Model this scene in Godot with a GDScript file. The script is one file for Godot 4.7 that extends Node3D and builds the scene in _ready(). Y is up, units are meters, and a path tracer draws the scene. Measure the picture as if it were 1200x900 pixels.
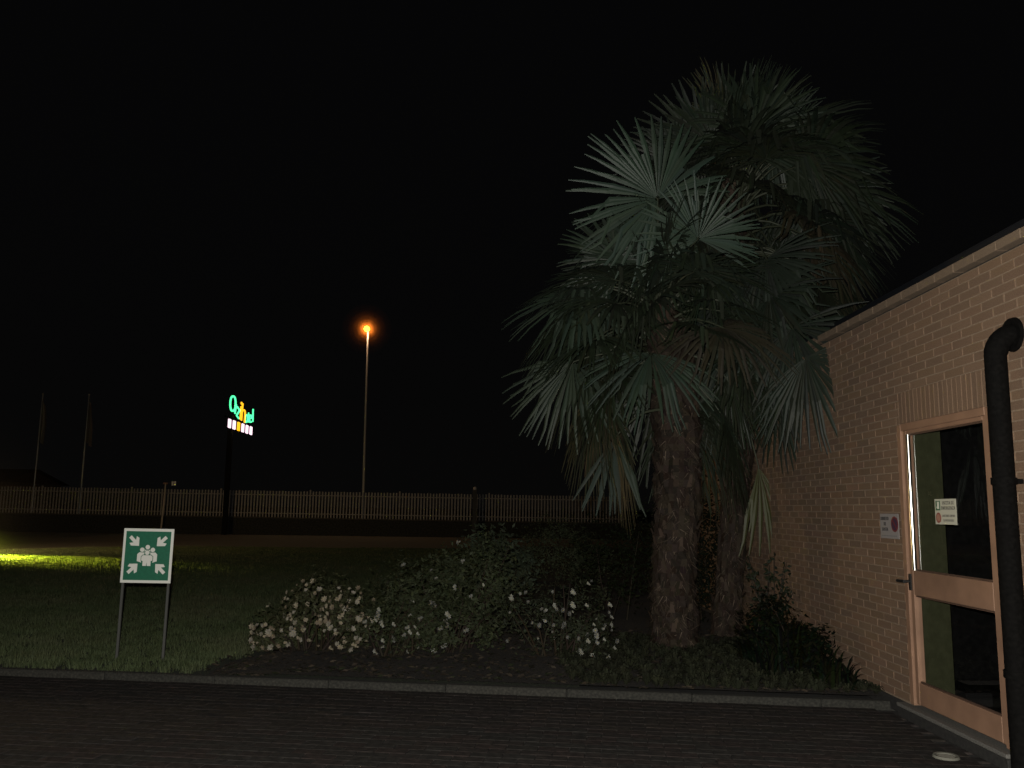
extends Node3D

# A garden at night beside a brick hotel wing, lit by the flash of the camera, a sodium street lamp
# beyond the lawn and a low floodlight just left of the picture.

var names_used := {}
var rng := RandomNumberGenerator.new()
var view_from := Transform3D()
var half_v := 0.0
const KERB_A := Vector3(-4.486, 0, -7.912)
const KERB_B := Vector3(2.78, 0, -7.063)

# ------------------------------------------------------------------ mesh building
class MB:
	var v := PackedVector3Array()
	var n := PackedVector3Array()
	var c := PackedColorArray()
	var col := Color.WHITE
	var xf := Transform3D()

	func tri(a: Vector3, b: Vector3, d: Vector3) -> void:
		a = xf * a; b = xf * b; d = xf * d
		var m := (d - a).cross(b - a)
		if m.length_squared() < 1e-16: return
		m = m.normalized()
		v.append(a); v.append(b); v.append(d)
		n.append(m); n.append(m); n.append(m)
		c.append(col); c.append(col); c.append(col)

	func quad(a: Vector3, b: Vector3, d: Vector3, e: Vector3) -> void:
		tri(a, b, d); tri(a, d, e)

	func tris(a: Vector3, b: Vector3, d: Vector3, na: Vector3, nb: Vector3, nd: Vector3) -> void:
		a = xf * a; b = xf * b; d = xf * d
		na = (xf.basis * na).normalized(); nb = (xf.basis * nb).normalized(); nd = (xf.basis * nd).normalized()
		var m := (d - a).cross(b - a)
		if m.length_squared() < 1e-16: return
		if m.dot(na + nb + nd) < 0.0:
			var t := b; b = d; d = t
			t = nb; nb = nd; nd = t
		v.append(a); v.append(b); v.append(d)
		n.append(na); n.append(nb); n.append(nd)
		c.append(col); c.append(col); c.append(col)

	func quads(a: Vector3, b: Vector3, d: Vector3, e: Vector3, na: Vector3, nb: Vector3, nd: Vector3, ne: Vector3) -> void:
		tris(a, b, d, na, nb, nd); tris(a, d, e, na, nd, ne)

	func face_out(a: Vector3, b: Vector3, d: Vector3, out: Vector3) -> void:
		if (d - a).cross(b - a).dot(out) < 0.0: tri(a, d, b)
		else: tri(a, b, d)

	# box with chamfered edges, centred on p
	func box(p: Vector3, s: Vector3, ch := 0.0) -> void:
		var h := s * 0.5
		if ch <= 0.0:
			for ax in 3:
				for sg in [-1.0, 1.0]:
					var o := Vector3.ZERO; o[ax] = sg
					var i := (ax + 1) % 3
					var j := (ax + 2) % 3
					var q := []
					for e in [[-1, -1], [1, -1], [1, 1], [-1, 1]]:
						var w := Vector3.ZERO
						w[ax] = sg * h[ax]; w[i] = e[0] * h[i]; w[j] = e[1] * h[j]
						q.append(p + w)
					face_out(q[0], q[1], q[2], o); face_out(q[0], q[2], q[3], o)
			return
		var k := h - Vector3(ch, ch, ch)
		for ax in 3:
			var i := (ax + 1) % 3
			var j := (ax + 2) % 3
			for sg in [-1.0, 1.0]:
				var o := Vector3.ZERO; o[ax] = sg
				var q := []
				for e in [[-1, -1], [1, -1], [1, 1], [-1, 1]]:
					var w := Vector3.ZERO
					w[ax] = sg * h[ax]; w[i] = e[0] * k[i]; w[j] = e[1] * k[j]
					q.append(p + w)
				face_out(q[0], q[1], q[2], o); face_out(q[0], q[2], q[3], o)
			for si in [-1.0, 1.0]:
				for sj in [-1.0, 1.0]:
					var o := Vector3.ZERO; o[i] = si; o[j] = sj
					var a := Vector3.ZERO; a[ax] = -k[ax]; a[i] = si * h[i]; a[j] = sj * k[j]
					var b := a; b[ax] = k[ax]
					var d := Vector3.ZERO; d[ax] = k[ax]; d[i] = si * k[i]; d[j] = sj * h[j]
					var e := d; e[ax] = -k[ax]
					face_out(p + a, p + b, p + d, o); face_out(p + a, p + d, p + e, o)
		for sx in [-1.0, 1.0]:
			for sy in [-1.0, 1.0]:
				for sz in [-1.0, 1.0]:
					var o := Vector3(sx, sy, sz)
					face_out(p + o * Vector3(h.x, k.y, k.z), p + o * Vector3(k.x, h.y, k.z), p + o * Vector3(k.x, k.y, h.z), o)

	# tube through points with a radius at each
	func tube(pts: Array, rad: Array, sides := 8, capped := true) -> void:
		var rings := []
		var nors := []
		var side := Vector3.ZERO
		for i in pts.size():
			var d: Vector3 = (pts[mini(i + 1, pts.size() - 1)] - pts[maxi(i - 1, 0)]).normalized()
			if side == Vector3.ZERO:
				side = d.cross(Vector3.UP if absf(d.y) < 0.9 else Vector3.RIGHT).normalized()
			side = (side - d * side.dot(d)).normalized()
			var up := side.cross(d)
			var r := []
			var m := []
			for k in sides:
				var a := TAU * k / sides
				var o := side * cos(a) + up * sin(a)
				r.append(pts[i] + o * rad[i]); m.append(o)
			rings.append(r); nors.append(m)
		for i in pts.size() - 1:
			for k in sides:
				var l := (k + 1) % sides
				quads(rings[i][k], rings[i][l], rings[i + 1][l], rings[i + 1][k], nors[i][k], nors[i][l], nors[i + 1][l], nors[i + 1][k])
		if capped:
			for e in [0, pts.size() - 1]:
				var o: Vector3 = (pts[e] - pts[1 if e == 0 else e - 1])
				for k in sides:
					face_out(pts[e], rings[e][k], rings[e][(k + 1) % sides], o)

	# a flat outline (in x, y) given thickness from z0 to z1
	func plate(pts: PackedVector2Array, z0: float, z1: float) -> void:
		var t := Geometry2D.triangulate_polygon(pts)
		for i in range(0, t.size(), 3):
			var a := pts[t[i]]; var b := pts[t[i + 1]]; var d := pts[t[i + 2]]
			face_out(Vector3(a.x, a.y, z1), Vector3(b.x, b.y, z1), Vector3(d.x, d.y, z1), Vector3.BACK)
			face_out(Vector3(a.x, a.y, z0), Vector3(b.x, b.y, z0), Vector3(d.x, d.y, z0), Vector3.FORWARD)
		var cw := Geometry2D.is_polygon_clockwise(pts)
		for i in pts.size():
			var a := pts[i]; var b := pts[(i + 1) % pts.size()]
			var e := (b - a)
			var o := Vector3(e.y, -e.x, 0) * (-1.0 if cw else 1.0)
			face_out(Vector3(a.x, a.y, z0), Vector3(b.x, b.y, z0), Vector3(b.x, b.y, z1), o)
			face_out(Vector3(a.x, a.y, z0), Vector3(b.x, b.y, z1), Vector3(a.x, a.y, z1), o)

	func done() -> ArrayMesh:
		var a := []
		a.resize(Mesh.ARRAY_MAX)
		a[Mesh.ARRAY_VERTEX] = v
		a[Mesh.ARRAY_NORMAL] = n
		a[Mesh.ARRAY_COLOR] = c
		var m := ArrayMesh.new()
		m.add_surface_from_arrays(Mesh.PRIMITIVE_TRIANGLES, a)
		return m

# ------------------------------------------------------------------ scene helpers
func numbered(called: String) -> String:
	var k: int = names_used.get(called, 0)
	names_used[called] = k + 1
	return called if k == 0 else "%s_%03d" % [called, k]

func tag(o: Node, label := "", category := "", group := "", kind := "") -> void:
	if label: o.set_meta("label", label)
	if category: o.set_meta("category", category)
	if group: o.set_meta("group", group)
	if kind: o.set_meta("kind", kind)

func thing(called: String, label: String, category: String, at := Vector3.ZERO, group := "") -> Node3D:
	var o := Node3D.new()
	o.name = numbered(called)
	o.position = at
	add_child(o)
	tag(o, label, category, group)
	return o

func part(called: String, mesh: Mesh, mat: Material, parent: Node = self, xf := Transform3D()) -> MeshInstance3D:
	var o := MeshInstance3D.new()
	o.name = numbered(called) if parent == self else called
	o.mesh = mesh
	o.material_override = mat
	o.transform = xf
	parent.add_child(o, true)
	return o

func many(called: String, mesh: Mesh, mat: Material, places: Array, colors: Array, parent: Node = self) -> MultiMeshInstance3D:
	var mm := MultiMesh.new()
	mm.transform_format = MultiMesh.TRANSFORM_3D
	mm.use_colors = true
	mm.mesh = mesh
	mm.instance_count = places.size()
	for i in places.size():
		mm.set_instance_transform(i, places[i])
		mm.set_instance_color(i, colors[i])
	var o := MultiMeshInstance3D.new()
	o.name = numbered(called) if parent == self else called
	o.multimesh = mm
	o.material_override = mat
	o.set_meta("kind", "stuff")
	parent.add_child(o, true)
	return o

func lin(r: float, g: float, b: float) -> Color:      # a base colour given as linear reflectance
	return Color(r, g, b).linear_to_srgb()

func mat(c: Color, rough := 0.8, metal := 0.0, spec := 0.5) -> StandardMaterial3D:
	var m := StandardMaterial3D.new()
	m.albedo_color = c
	m.roughness = rough
	m.metallic = metal
	m.metallic_specular = spec
	return m

func noise_tex(freq: float, lo: Color, hi: Color, seed_ := 1, size := 512, octaves := 4) -> NoiseTexture2D:
	var f := FastNoiseLite.new()
	f.seed = seed_
	f.frequency = freq
	f.fractal_octaves = octaves
	var t := NoiseTexture2D.new()
	t.width = size; t.height = size; t.seamless = true
	t.noise = f
	var g := Gradient.new()
	g.set_color(0, lo); g.set_color(1, hi)
	t.color_ramp = g
	return t

# colour variation and fine relief over a base colour, mapped in world space
func grained(c: Color, rough: float, tiles: float, amount := 0.35, relief := 0.3, freq := 0.03, seed_ := 1, vertex := false) -> StandardMaterial3D:
	var m := mat(c, rough)
	m.albedo_texture = noise_tex(freq, Color(1 - amount, 1 - amount, 1 - amount), Color.WHITE, seed_)
	m.heightmap_enabled = relief > 0.0
	if relief > 0.0:
		m.heightmap_texture = noise_tex(freq * 1.7, Color.BLACK, Color.WHITE, seed_ + 7)
		m.heightmap_scale = relief
	m.uv1_triplanar = true
	m.uv1_world_triplanar = true
	m.uv1_scale = Vector3.ONE * tiles
	m.vertex_color_use_as_albedo = vertex
	return m

func glow(c: Color, strength: float) -> StandardMaterial3D:
	var m := mat(Color(0.6, 0.6, 0.6), 0.5)
	m.emission_enabled = true
	m.emission = c
	m.emission_energy_multiplier = strength
	return m

func tinted(rough := 0.7, spec := 0.5) -> StandardMaterial3D:   # takes its base colour from the vertices
	var m := mat(Color.WHITE, rough, 0.0, spec)
	m.vertex_color_use_as_albedo = true
	return m

func in_view(p: Vector3, margin := 1.04) -> bool:
	var q := view_from.affine_inverse() * p
	return q.z < -0.1 and absf(q.x / -q.z) < half_v * 4.0 / 3.0 * margin and absf(q.y / -q.z) < half_v * margin

func jit(c: Color, amount: float) -> Color:
	var k := 1.0 + rng.randf_range(-amount, amount)
	return Color(c.r * k * rng.randf_range(0.95, 1.05), c.g * k, c.b * k * rng.randf_range(0.93, 1.07))

func text(words: String, px_high: float, deep: float, bold := true) -> TextMesh:
	var f := SystemFont.new()
	f.font_names = PackedStringArray(["Droid Sans"])
	f.font_weight = 700 if bold else 400
	var t := TextMesh.new()
	t.font = f
	t.text = words
	t.font_size = 48
	t.pixel_size = px_high / 48.0
	t.depth = deep
	return t

# ------------------------------------------------------------------ the scene
func _ready() -> void:
	rng.seed = 20240
	# camera
	var cam := Camera3D.new()
	cam.name = "camera"
	var th := atan(146.5 / 1011.0)
	var ro := 0.0129
	var fw := Vector3(0, sin(th), -cos(th))
	var u0 := Vector3(0, cos(th), sin(th))
	var rt := Vector3.RIGHT * cos(ro) + u0 * sin(ro)
	var up := u0 * cos(ro) - Vector3.RIGHT * sin(ro)
	cam.transform = Transform3D(Basis(rt, up, -fw), Vector3(0, 1.5, 0))
	cam.fov = rad_to_deg(2.0 * atan(450.0 / 1011.0))
	cam.near = 0.05
	cam.far = 3000.0
	add_child(cam)
	cam.current = true
	view_from = cam.transform
	half_v = 450.0 / 1011.0

	# night sky, and the exposure
	var sky_mat := ProceduralSkyMaterial.new()
	sky_mat.sky_top_color = Color(0.02, 0.02, 0.022)
	sky_mat.sky_horizon_color = Color(0.026, 0.025, 0.024)
	sky_mat.ground_bottom_color = Color(0.01, 0.01, 0.01)
	sky_mat.ground_horizon_color = Color(0.015, 0.014, 0.013)
	sky_mat.sun_angle_max = 1.0
	var sky := Sky.new()
	sky.sky_material = sky_mat
	var env := Environment.new()
	env.background_mode = Environment.BG_SKY
	env.sky = sky
	env.tonemap_mode = Environment.TONE_MAPPER_LINEAR
	env.tonemap_exposure = 1.0
	env.sdfgi_enabled = true
	env.ssao_enabled = true
	env.ssil_enabled = true
	env.volumetric_fog_enabled = true
	env.volumetric_fog_density = 0.0
	var we := WorldEnvironment.new()
	we.name = "world_environment"
	we.environment = env
	add_child(we)

	# the flash that took the photograph, beside the lens
	var flash := SpotLight3D.new()
	flash.name = "camera_flash"
	flash.light_color = Color(1.0, 0.985, 0.95)
	flash.light_energy = 42.0
	flash.light_size = 0.02
	flash.spot_range = 120.0
	flash.spot_attenuation = 2.0
	flash.spot_angle = 58.0
	flash.spot_angle_attenuation = 0.6
	flash.shadow_enabled = true
	flash.transform = Transform3D(cam.transform.basis, Vector3(-0.05, 1.58, 0.0))
	add_child(flash)

	build_ground()
	build_building()
	build_fence()
	build_far()
	build_palms()
	build_shrubs()
	build_lamps()
	build_signs()
	build_small()

# ------------------------------------------------------------------ ground
var lawn_noise := FastNoiseLite.new()

func kerb_z(x: float) -> float:
	return KERB_A.z + (x - KERB_A.x) * (KERB_B.z - KERB_A.z) / (KERB_B.x - KERB_A.x)

func lawn_far(x: float) -> float:        # where the lawn meets the path
	return -31.4 - (x + 4.0) * 0.12 if x > -13.0 else -30.3 + (-13.0 - x) * 1.2

func bed_edge(z: float) -> float:        # the bed lies to the right of this
	var pts := [[-7.0, -2.6], [-8.2, -2.75], [-9.3, -2.35], [-11.02, -1.5], [-11.5, -0.7], [-13.0, -0.3], [-30.0, 0.2], [-60.0, 0.2]]
	for i in pts.size() - 1:
		if z <= pts[i][0] and z >= pts[i + 1][0]:
			return lerpf(pts[i][1], pts[i + 1][1], (z - pts[i][0]) / (pts[i + 1][0] - pts[i][0]))
	return -2.6

func lawn_h(x: float, z: float) -> float:
	return 0.035 + lerpf(0.05, 0.018, clampf((-z - 12.0) / 8.0, 0.0, 1.0)) * lawn_noise.get_noise_2d(x, z) * clampf((kerb_z(x) - z - 0.2) / 1.5, 0.1, 1.0)

func sheet(called: String, material: Material, x0: float, x1: float, nx: int, near: Callable, far: Callable, nz: int, height: Callable) -> MeshInstance3D:
	var b := MB.new()
	for i in nx:
		for j in nz:
			var q := []
			for e in [[0, 0], [1, 0], [1, 1], [0, 1]]:
				var x := lerpf(x0, x1, float(i + e[0]) / nx)
				var z := lerpf(near.call(x), far.call(x), float(j + e[1]) / nz)
				q.append(Vector3(x, height.call(x, z), z))
			var ns := []
			for p in q:
				var e := 0.05
				ns.append(Vector3(height.call(p.x - e, p.z) - height.call(p.x + e, p.z), 2 * e, height.call(p.x, p.z - e) - height.call(p.x, p.z + e)).normalized())
			b.quads(q[0], q[1], q[2], q[3], ns[0], ns[1], ns[2], ns[3])
	var o := part(called, b.done(), material)
	tag(o, "", "", "", "structure")
	return o

func build_ground() -> void:
	lawn_noise.seed = 5
	lawn_noise.frequency = 0.22
	lawn_noise.fractal_octaves = 3
	var g := MB.new()
	g.quad(Vector3(-900, -0.05, 300), Vector3(900, -0.05, 300), Vector3(900, -0.05, -1500), Vector3(-900, -0.05, -1500))
	tag(part("ground", g.done(), grained(lin(0.035, 0.033, 0.03), 0.95, 0.25, 0.5, 0.0, 0.02, 3)), "", "", "", "structure")

	var soil := grained(lin(0.045, 0.034, 0.025), 0.95, 0.7, 0.6, 1.2, 0.05, 11)
	sheet("lawn", grained(lin(0.05, 0.06, 0.03), 0.95, 0.6, 0.5, 1.0, 0.06, 4), -22.0, 0.6, 90, func(x): return kerb_z(x) - 0.06, func(x): return lawn_far(x), 100, func(x, z): return lawn_h(x, z))
	sheet("planting_bed", soil, -3.0, 9.0, 60, func(x): return kerb_z(x) - 0.06, func(_x): return -34.0, 110,
		func(x, z):
			var inside := clampf((x - bed_edge(z)) * 2.0, -1.0, 1.0)
			return 0.04 + 0.035 * inside + 0.05 * lawn_noise.get_noise_2d(x * 3.0, z * 3.0) * clampf(inside, 0.0, 1.0) * clampf((kerb_z(x) - z - 0.1) * 2.0, 0.0, 1.0) - (0.05 if inside < 0.0 else 0.0))
	sheet("path", grained(lin(0.21, 0.18, 0.14), 0.95, 0.5, 0.35, 0.6, 0.08, 8), -60.0, 12.0, 20, func(x): return lawn_far(x) + 0.5, func(_x): return -45.98, 10, func(_x, _z): return -0.015)

	# grass
	var blades := MB.new()
	for k in 9:
		var a := rng.randf() * TAU
		var p := Vector3(rng.randf_range(-0.05, 0.05), 0, rng.randf_range(-0.05, 0.05))
		var s := Vector3(cos(a), 0, sin(a)) * 0.0045
		var lean := Vector3(rng.randf_range(-1, 1), 0, rng.randf_range(-1, 1)) * 0.025
		var h := rng.randf_range(0.03, 0.065)
		var m := p + lean * 0.4 + Vector3(0, h * 0.6, 0)
		var t := p + lean + Vector3(0, h, 0)
		blades.quad(p - s, p + s, m + s * 0.8, m - s * 0.8)
		blades.tri(m - s * 0.8, m + s * 0.8, t)
	var places := []
	var colors := []
	var add_tuft := func(x: float, z: float, big: float):
		if z > kerb_z(x) - 0.1 or x > bed_edge(z) - 0.03 or z < lawn_far(x): return
		var patch := lawn_noise.get_noise_2d(x * 2.0 + 40.0, z * 2.0)
		var q := big * (1.0 + 0.35 * patch) * rng.randf_range(0.75, 1.25)
		places.append(Transform3D(Basis(Vector3.UP, rng.randf() * TAU).scaled(Vector3(big, q, big)), Vector3(x, lawn_h(x, z) - 0.004, z)))
		colors.append(jit(Color(0.05, 0.064, 0.028).lerp(Color(0.075, 0.07, 0.04), clampf(patch + 0.15, 0, 1) * 0.6), 0.3))
	for i in 15000:
		add_tuft.call(rng.randf_range(-8.5, -0.3), rng.randf_range(-13.5, -7.3), 1.0)
	for i in 16000:
		add_tuft.call(rng.randf_range(-13.0, 0.3), rng.randf_range(-20.5, -13.4), 1.3)
	for i in 52000:
		add_tuft.call(rng.randf_range(-21.0, 0.6), rng.randf_range(-32.5, -20.4), 1.0)
	tag(many("grass", blades.done(), tinted(0.75, 0.3), places, colors), "short mown grass of the lawn, lit yellow green at the far left", "grass", "", "stuff")

	# paving of small dark pavers, laid along the kerb
	var joint_bed := MB.new()
	joint_bed.quad(Vector3(-14, -0.014, 4), Vector3(9, -0.014, 4), Vector3(9, -0.014, kerb_z(9) + 0.04), Vector3(-14, -0.014, kerb_z(-14) + 0.04))
	var paving := part("paving", joint_bed.done(), grained(lin(0.037, 0.032, 0.028), 0.95, 1.0, 0.4, 0.3, 0.08, 21))
	tag(paving, "", "", "", "structure")
	var pv := MB.new()
	pv.box(Vector3(0, -0.03, 0), Vector3(0.197, 0.06, 0.097), 0.004)
	var pmesh := pv.done()
	var pmat := grained(Color.WHITE, 0.95, 0.7, 0.5, 0.2, 0.04, 23, true)
	pmat.metallic_specular = 0.35
	var along := (KERB_B - KERB_A).normalized()
	var turn := Basis(Vector3.UP, -atan2(along.z, along.x))
	var back := Vector3(-along.z, 0, along.x)
	var all := []
	for row in 118:
		for i in 130:
			var p := KERB_A + along * (-7.5 + (i + (0.5 if row % 2 else 0.0)) * 0.2) + back * (0.105 + row * 0.1)
			if p.x > 2.93 or p.z > 3.9: continue
			var tone := jit(Color(0.04, 0.034, 0.03).lerp(Color(0.046, 0.035, 0.03), rng.randf()), 0.18)
			var t := Transform3D(turn * Basis(Vector3(1, 0, 0.3).normalized(), rng.randf_range(-0.012, 0.012)), p + Vector3(0, rng.randf_range(-0.002, 0.001), 0))
			all.append([(p - view_from.origin).length() + (0.0 if in_view(p) else 100.0), t, tone])
	all.sort_custom(func(a, b): return a[0] < b[0])
	var tones := [Color(0.041, 0.035, 0.031), Color(0.039, 0.034, 0.031), Color(0.046, 0.035, 0.031), Color(0.042, 0.037, 0.033)]
	var variants := []
	for c in tones:
		var b := MB.new()
		b.col = c
		b.box(Vector3(0, -0.03, 0), Vector3(0.197, 0.06, 0.097), 0.004)
		variants.append(b.done())
	var rest_t := []
	var rest_c := []
	for i in all.size():
		if i < 300: part("paver", variants[rng.randi() % 4], pmat, paving, all[i][1])
		else: rest_t.append(all[i][1]); rest_c.append(all[i][2])
	many("farther_pavers", pmesh, pmat, rest_t, rest_c, paving)

	# kerb of concrete stones
	var kerb := Node3D.new()
	kerb.name = "kerb"
	add_child(kerb)
	tag(kerb, "pale concrete kerb between the dark paving and the garden", "", "", "structure")
	var kb := MB.new()
	kb.box(Vector3(0, 0, 0), Vector3(0.997, 0.16, 0.085), 0.008)
	var kmesh := kb.done()
	var kmats := [grained(lin(0.052, 0.049, 0.039), 0.9, 1.3, 0.5, 0.3, 0.05, 31), grained(lin(0.047, 0.045, 0.036), 0.9, 1.3, 0.55, 0.3, 0.05, 32)]
	for i in range(-9, 8):
		var p := KERB_A + along * (i + 0.5)
		if p.x > 3.0: continue
		part("kerbstone", kmesh, kmats[rng.randi() % 2], kerb, Transform3D(turn * Basis(Vector3.BACK, rng.randf_range(-0.004, 0.004)), p + Vector3(0, -0.025 + rng.randf_range(-0.004, 0.004), 0) + back * rng.randf_range(-0.004, 0.004)))

	# litter and low ground cover on the bed
	var chip := MB.new()
	chip.tri(Vector3(-0.03, 0, 0), Vector3(0, 0.006, 0.014), Vector3(0.034, 0.012, 0))
	chip.tri(Vector3(-0.03, 0, 0), Vector3(0.034, 0.012, 0), Vector3(0.002, 0.008, -0.015))
	places = []; colors = []
	for i in 5200:
		var x := rng.randf_range(-2.9, 3.1)
		var z := kerb_z(x) - 0.08 - pow(rng.randf(), 1.4) * 3.6
		if x < bed_edge(z) + rng.randf() * 0.2: continue
		var b := Basis(Vector3.UP, rng.randf() * TAU) * Basis(Vector3.RIGHT, rng.randf_range(-0.6, 0.6))
		places.append(Transform3D(b.scaled(Vector3.ONE * rng.randf_range(0.5, 1.3)), Vector3(x, 0.08 + 0.05 * lawn_noise.get_noise_2d(x * 3.0, z * 3.0), z)))
		colors.append(jit([Color(0.045, 0.036, 0.027), Color(0.034, 0.029, 0.023), Color(0.065, 0.052, 0.038), Color(0.026, 0.03, 0.016)][rng.randi() % 4], 0.3))
	tag(many("leaf_litter", chip.done(), tinted(0.9, 0.2), places, colors), "dry leaves and bark scattered on the dark soil", "leaf litter", "", "stuff")
	var low := MB.new()
	for k in 8:
		var a := TAU * k / 8.0 + rng.randf()
		var d := Vector3(cos(a), 0, sin(a))
		var s := Vector3(-d.z, 0, d.x) * 0.008
		var m := d * 0.05 + Vector3(0, 0.09, 0)
		var t := d * rng.randf_range(0.1, 0.15) + Vector3(0, rng.randf_range(0.03, 0.11), 0)
		low.quad(-s, s, m + s, m - s)
		low.tri(m - s, m + s, t)
	places = []; colors = []
	for i in 900:
		var x := rng.randf_range(0.5, 3.0)
		var z := kerb_z(x) - 0.12 - pow(rng.randf(), 1.2) * 2.6
		var q := rng.randf_range(0.5, 1.1)
		places.append(Transform3D(Basis(Vector3.UP, rng.randf() * TAU).scaled(Vector3.ONE * q), Vector3(x, 0.06, z)))
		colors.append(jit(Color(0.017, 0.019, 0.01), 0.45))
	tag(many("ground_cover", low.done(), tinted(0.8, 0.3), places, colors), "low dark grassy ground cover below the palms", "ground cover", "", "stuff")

# ------------------------------------------------------------------ the brick building at the right
func build_building() -> void:
	var w := thing("brick_building", "low flat roofed brick building with a glazed orange brown door", "building", Vector3(3.0, 0, -6.5))
	var a := deg_to_rad(1.0)
	# local x runs along the wall towards the viewer, local z stands out of the wall
	w.basis = Basis(Vector3(sin(a), 0, cos(a)), Vector3.UP, Vector3(-cos(a), 0, sin(a)))
	var to_world := w.transform
	const TH := 0.30
	const D0 := -0.14      # the door opening
	const D1 := 1.13
	const DTOP := 2.184
	const LEFT := -8.0     # the far end of the wall
	const ROW := 0.061
	const Y0 := 0.11
	var mortar := grained(lin(0.3, 0.215, 0.145), 0.95, 1.6, 0.22, 0.25, 0.06, 41)
	var dark_plinth := grained(lin(0.03, 0.028, 0.025), 0.85, 1.0, 0.4, 0.2, 0.05, 42)
	var b := MB.new()
	var zc := -TH * 0.5 - 0.0035
	b.box(Vector3((LEFT + D0) / 2, 1.6, zc), Vector3(D0 - LEFT, 3.0, TH))
	b.box(Vector3((D1 + 8.0) / 2, 1.6, zc), Vector3(8.0 - D1, 3.0, TH))
	b.box(Vector3((D0 + D1) / 2, (DTOP + 3.1) / 2, zc), Vector3(D1 - D0, 3.1 - DTOP, TH))
	var wall := part("wall", b.done(), mortar, w)
	# bricks
	var bmat := grained(Color.WHITE, 0.9, 2.6, 0.22, 0.25, 0.06, 44, true)
	var palette := [Color(0.219, 0.135, 0.082), Color(0.228, 0.143, 0.087), Color(0.206, 0.129, 0.081), Color(0.221, 0.136, 0.084), Color(0.233, 0.148, 0.091), Color(0.201, 0.129, 0.082)]
	var unit := func(c: Color, lx: float, ly: float):
		var m := MB.new()
		m.col = c
		m.box(Vector3(0, 0, -0.03), Vector3(lx, ly, 0.06), 0.002)
		return m.done()
	var stretchers := []
	var halves := []
	var soldiers := []
	for c in palette:
		stretchers.append(unit.call(c, 0.242, 0.051))
		halves.append(unit.call(c, 0.116, 0.051))
		soldiers.append(unit.call(c, 0.055, 0.238))
	var white_brick: Mesh = unit.call(Color.WHITE, 0.242, 0.051)
	var list := []       # [distance, transform, kind, which wall]
	var lay := func(x0: float, x1: float, y: float, z: float, which: int):
		var lx := x1 - x0 - 0.01
		if lx < 0.03: return
		var t := Transform3D(Basis(Vector3.UP, rng.randf_range(-0.006, 0.006)) * Basis(Vector3.BACK, rng.randf_range(-0.004, 0.004)), Vector3((x0 + x1) / 2, y + ROW / 2 + rng.randf_range(-0.001, 0.001), z + rng.randf_range(-0.001, 0.0015)))
		var kind := 0 if absf(lx - 0.242) < 0.03 else 1
		var full := 0.242 if kind == 0 else 0.116
		t = t.scaled_local(Vector3(lx / full, 1, 1))
		var p := to_world * t.origin
		list.append([(p - view_from.origin).length() + (0.0 if in_view(p) else 100.0), t, kind, which])
	for row in 49:
		var y := Y0 + row * ROW
		var off := 0.126 if row % 2 else 0.0
		for i in range(-1, 55):
			var x0 := LEFT + i * 0.252 + off
			var x1 := x0 + 0.252
			x0 = maxf(x0, LEFT)
			if x1 <= LEFT: continue
			if y + ROW * 0.5 < DTOP + 0.244:
				var lo := D0 if y + ROW * 0.5 < DTOP else D0 - 0.0
				if x0 < lo and x1 > lo: x1 = lo
				elif x0 < D1 and x1 > D1: x0 = D1
				elif x0 >= lo and x1 <= D1: continue
			lay.call(x0, x1, y, 0.0, 0)
	list.sort_custom(func(p, q): return p[0] < q[0])
	var n := 0
	var rest := []
	var rest_c := []
	for e in list:
		var k := rng.randi() % 6
		if n < 275:
			part("brick", [stretchers, halves][e[2]][k], bmat, wall, e[1])
			n += 1
		else:
			var t: Transform3D = e[1]
			if e[2] == 1: t = t.scaled_local(Vector3(0.116 / 0.242, 1, 1))
			rest.append(t)
			rest_c.append(jit(palette[k], 0.08))
	var sx := D0 + 0.03
	var si := 0
	while sx < D1 - 0.02:
		part("brick", soldiers[rng.randi() % 6], bmat, wall, Transform3D(Basis(Vector3.BACK, rng.randf_range(-0.006, 0.006)), Vector3(sx, DTOP + 0.1225, rng.randf_range(-0.001, 0.002))))
		sx += 0.0612
		si += 1
	many("farther_bricks", white_brick, bmat, rest, rest_c, wall)

	# coping course over a dark joint, with the roof's metal edge behind it
	var cop := Node3D.new(); cop.name = "coping"; w.add_child(cop)
	var cmesh: Mesh
	var cb := MB.new(); cb.col = Color(0.215, 0.152, 0.1)
	cb.box(Vector3(0, 0, -0.13), Vector3(0.2495, 0.06, 0.3), 0.003)
	cmesh = cb.done()
	for i in 62:
		part("coping_brick", cmesh, bmat, cop, Transform3D(Basis(), Vector3(LEFT + 0.126 + i * 0.252, 3.158 + rng.randf_range(-0.001, 0.001), 0.01 + rng.randf_range(-0.001, 0.001))))
	b = MB.new()
	b.box(Vector3(0.0, 3.105, -0.17), Vector3(15.98, 0.035, 0.28))
	part("coping_joint", b.done(), mat(lin(0.02, 0.016, 0.012), 0.95), w)
	b = MB.new()
	b.box(Vector3(0.0, 3.255, -0.11), Vector3(15.9, 0.1, 0.012), 0.003)
	b.box(Vector3(0.0, 3.3, -4.2), Vector3(15.9, 0.012, 8.2), 0.003)
	part("roof_flashing", b.done(), mat(lin(0.02, 0.022, 0.028), 0.45, 0.6), w)
	b = MB.new()
	b.box(Vector3(0.0, 3.2, -4.3), Vector3(15.8, 0.08, 7.9))
	part("roof", b.done(), mat(lin(0.06, 0.06, 0.06), 0.9), w)
	b = MB.new()
	b.box(Vector3(0.0, 1.55, -8.3), Vector3(16.0, 3.1, 0.2))
	b.box(Vector3(7.9, 1.55, -4.25), Vector3(0.2, 3.08, 7.88))
	b.box(Vector3(-7.9, 1.55, -4.25), Vector3(0.2, 3.08, 7.88))
	part("rear_wall", b.done(), mortar, w)

	# dark step along the foot of the wall, and the door's threshold
	b = MB.new()
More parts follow.
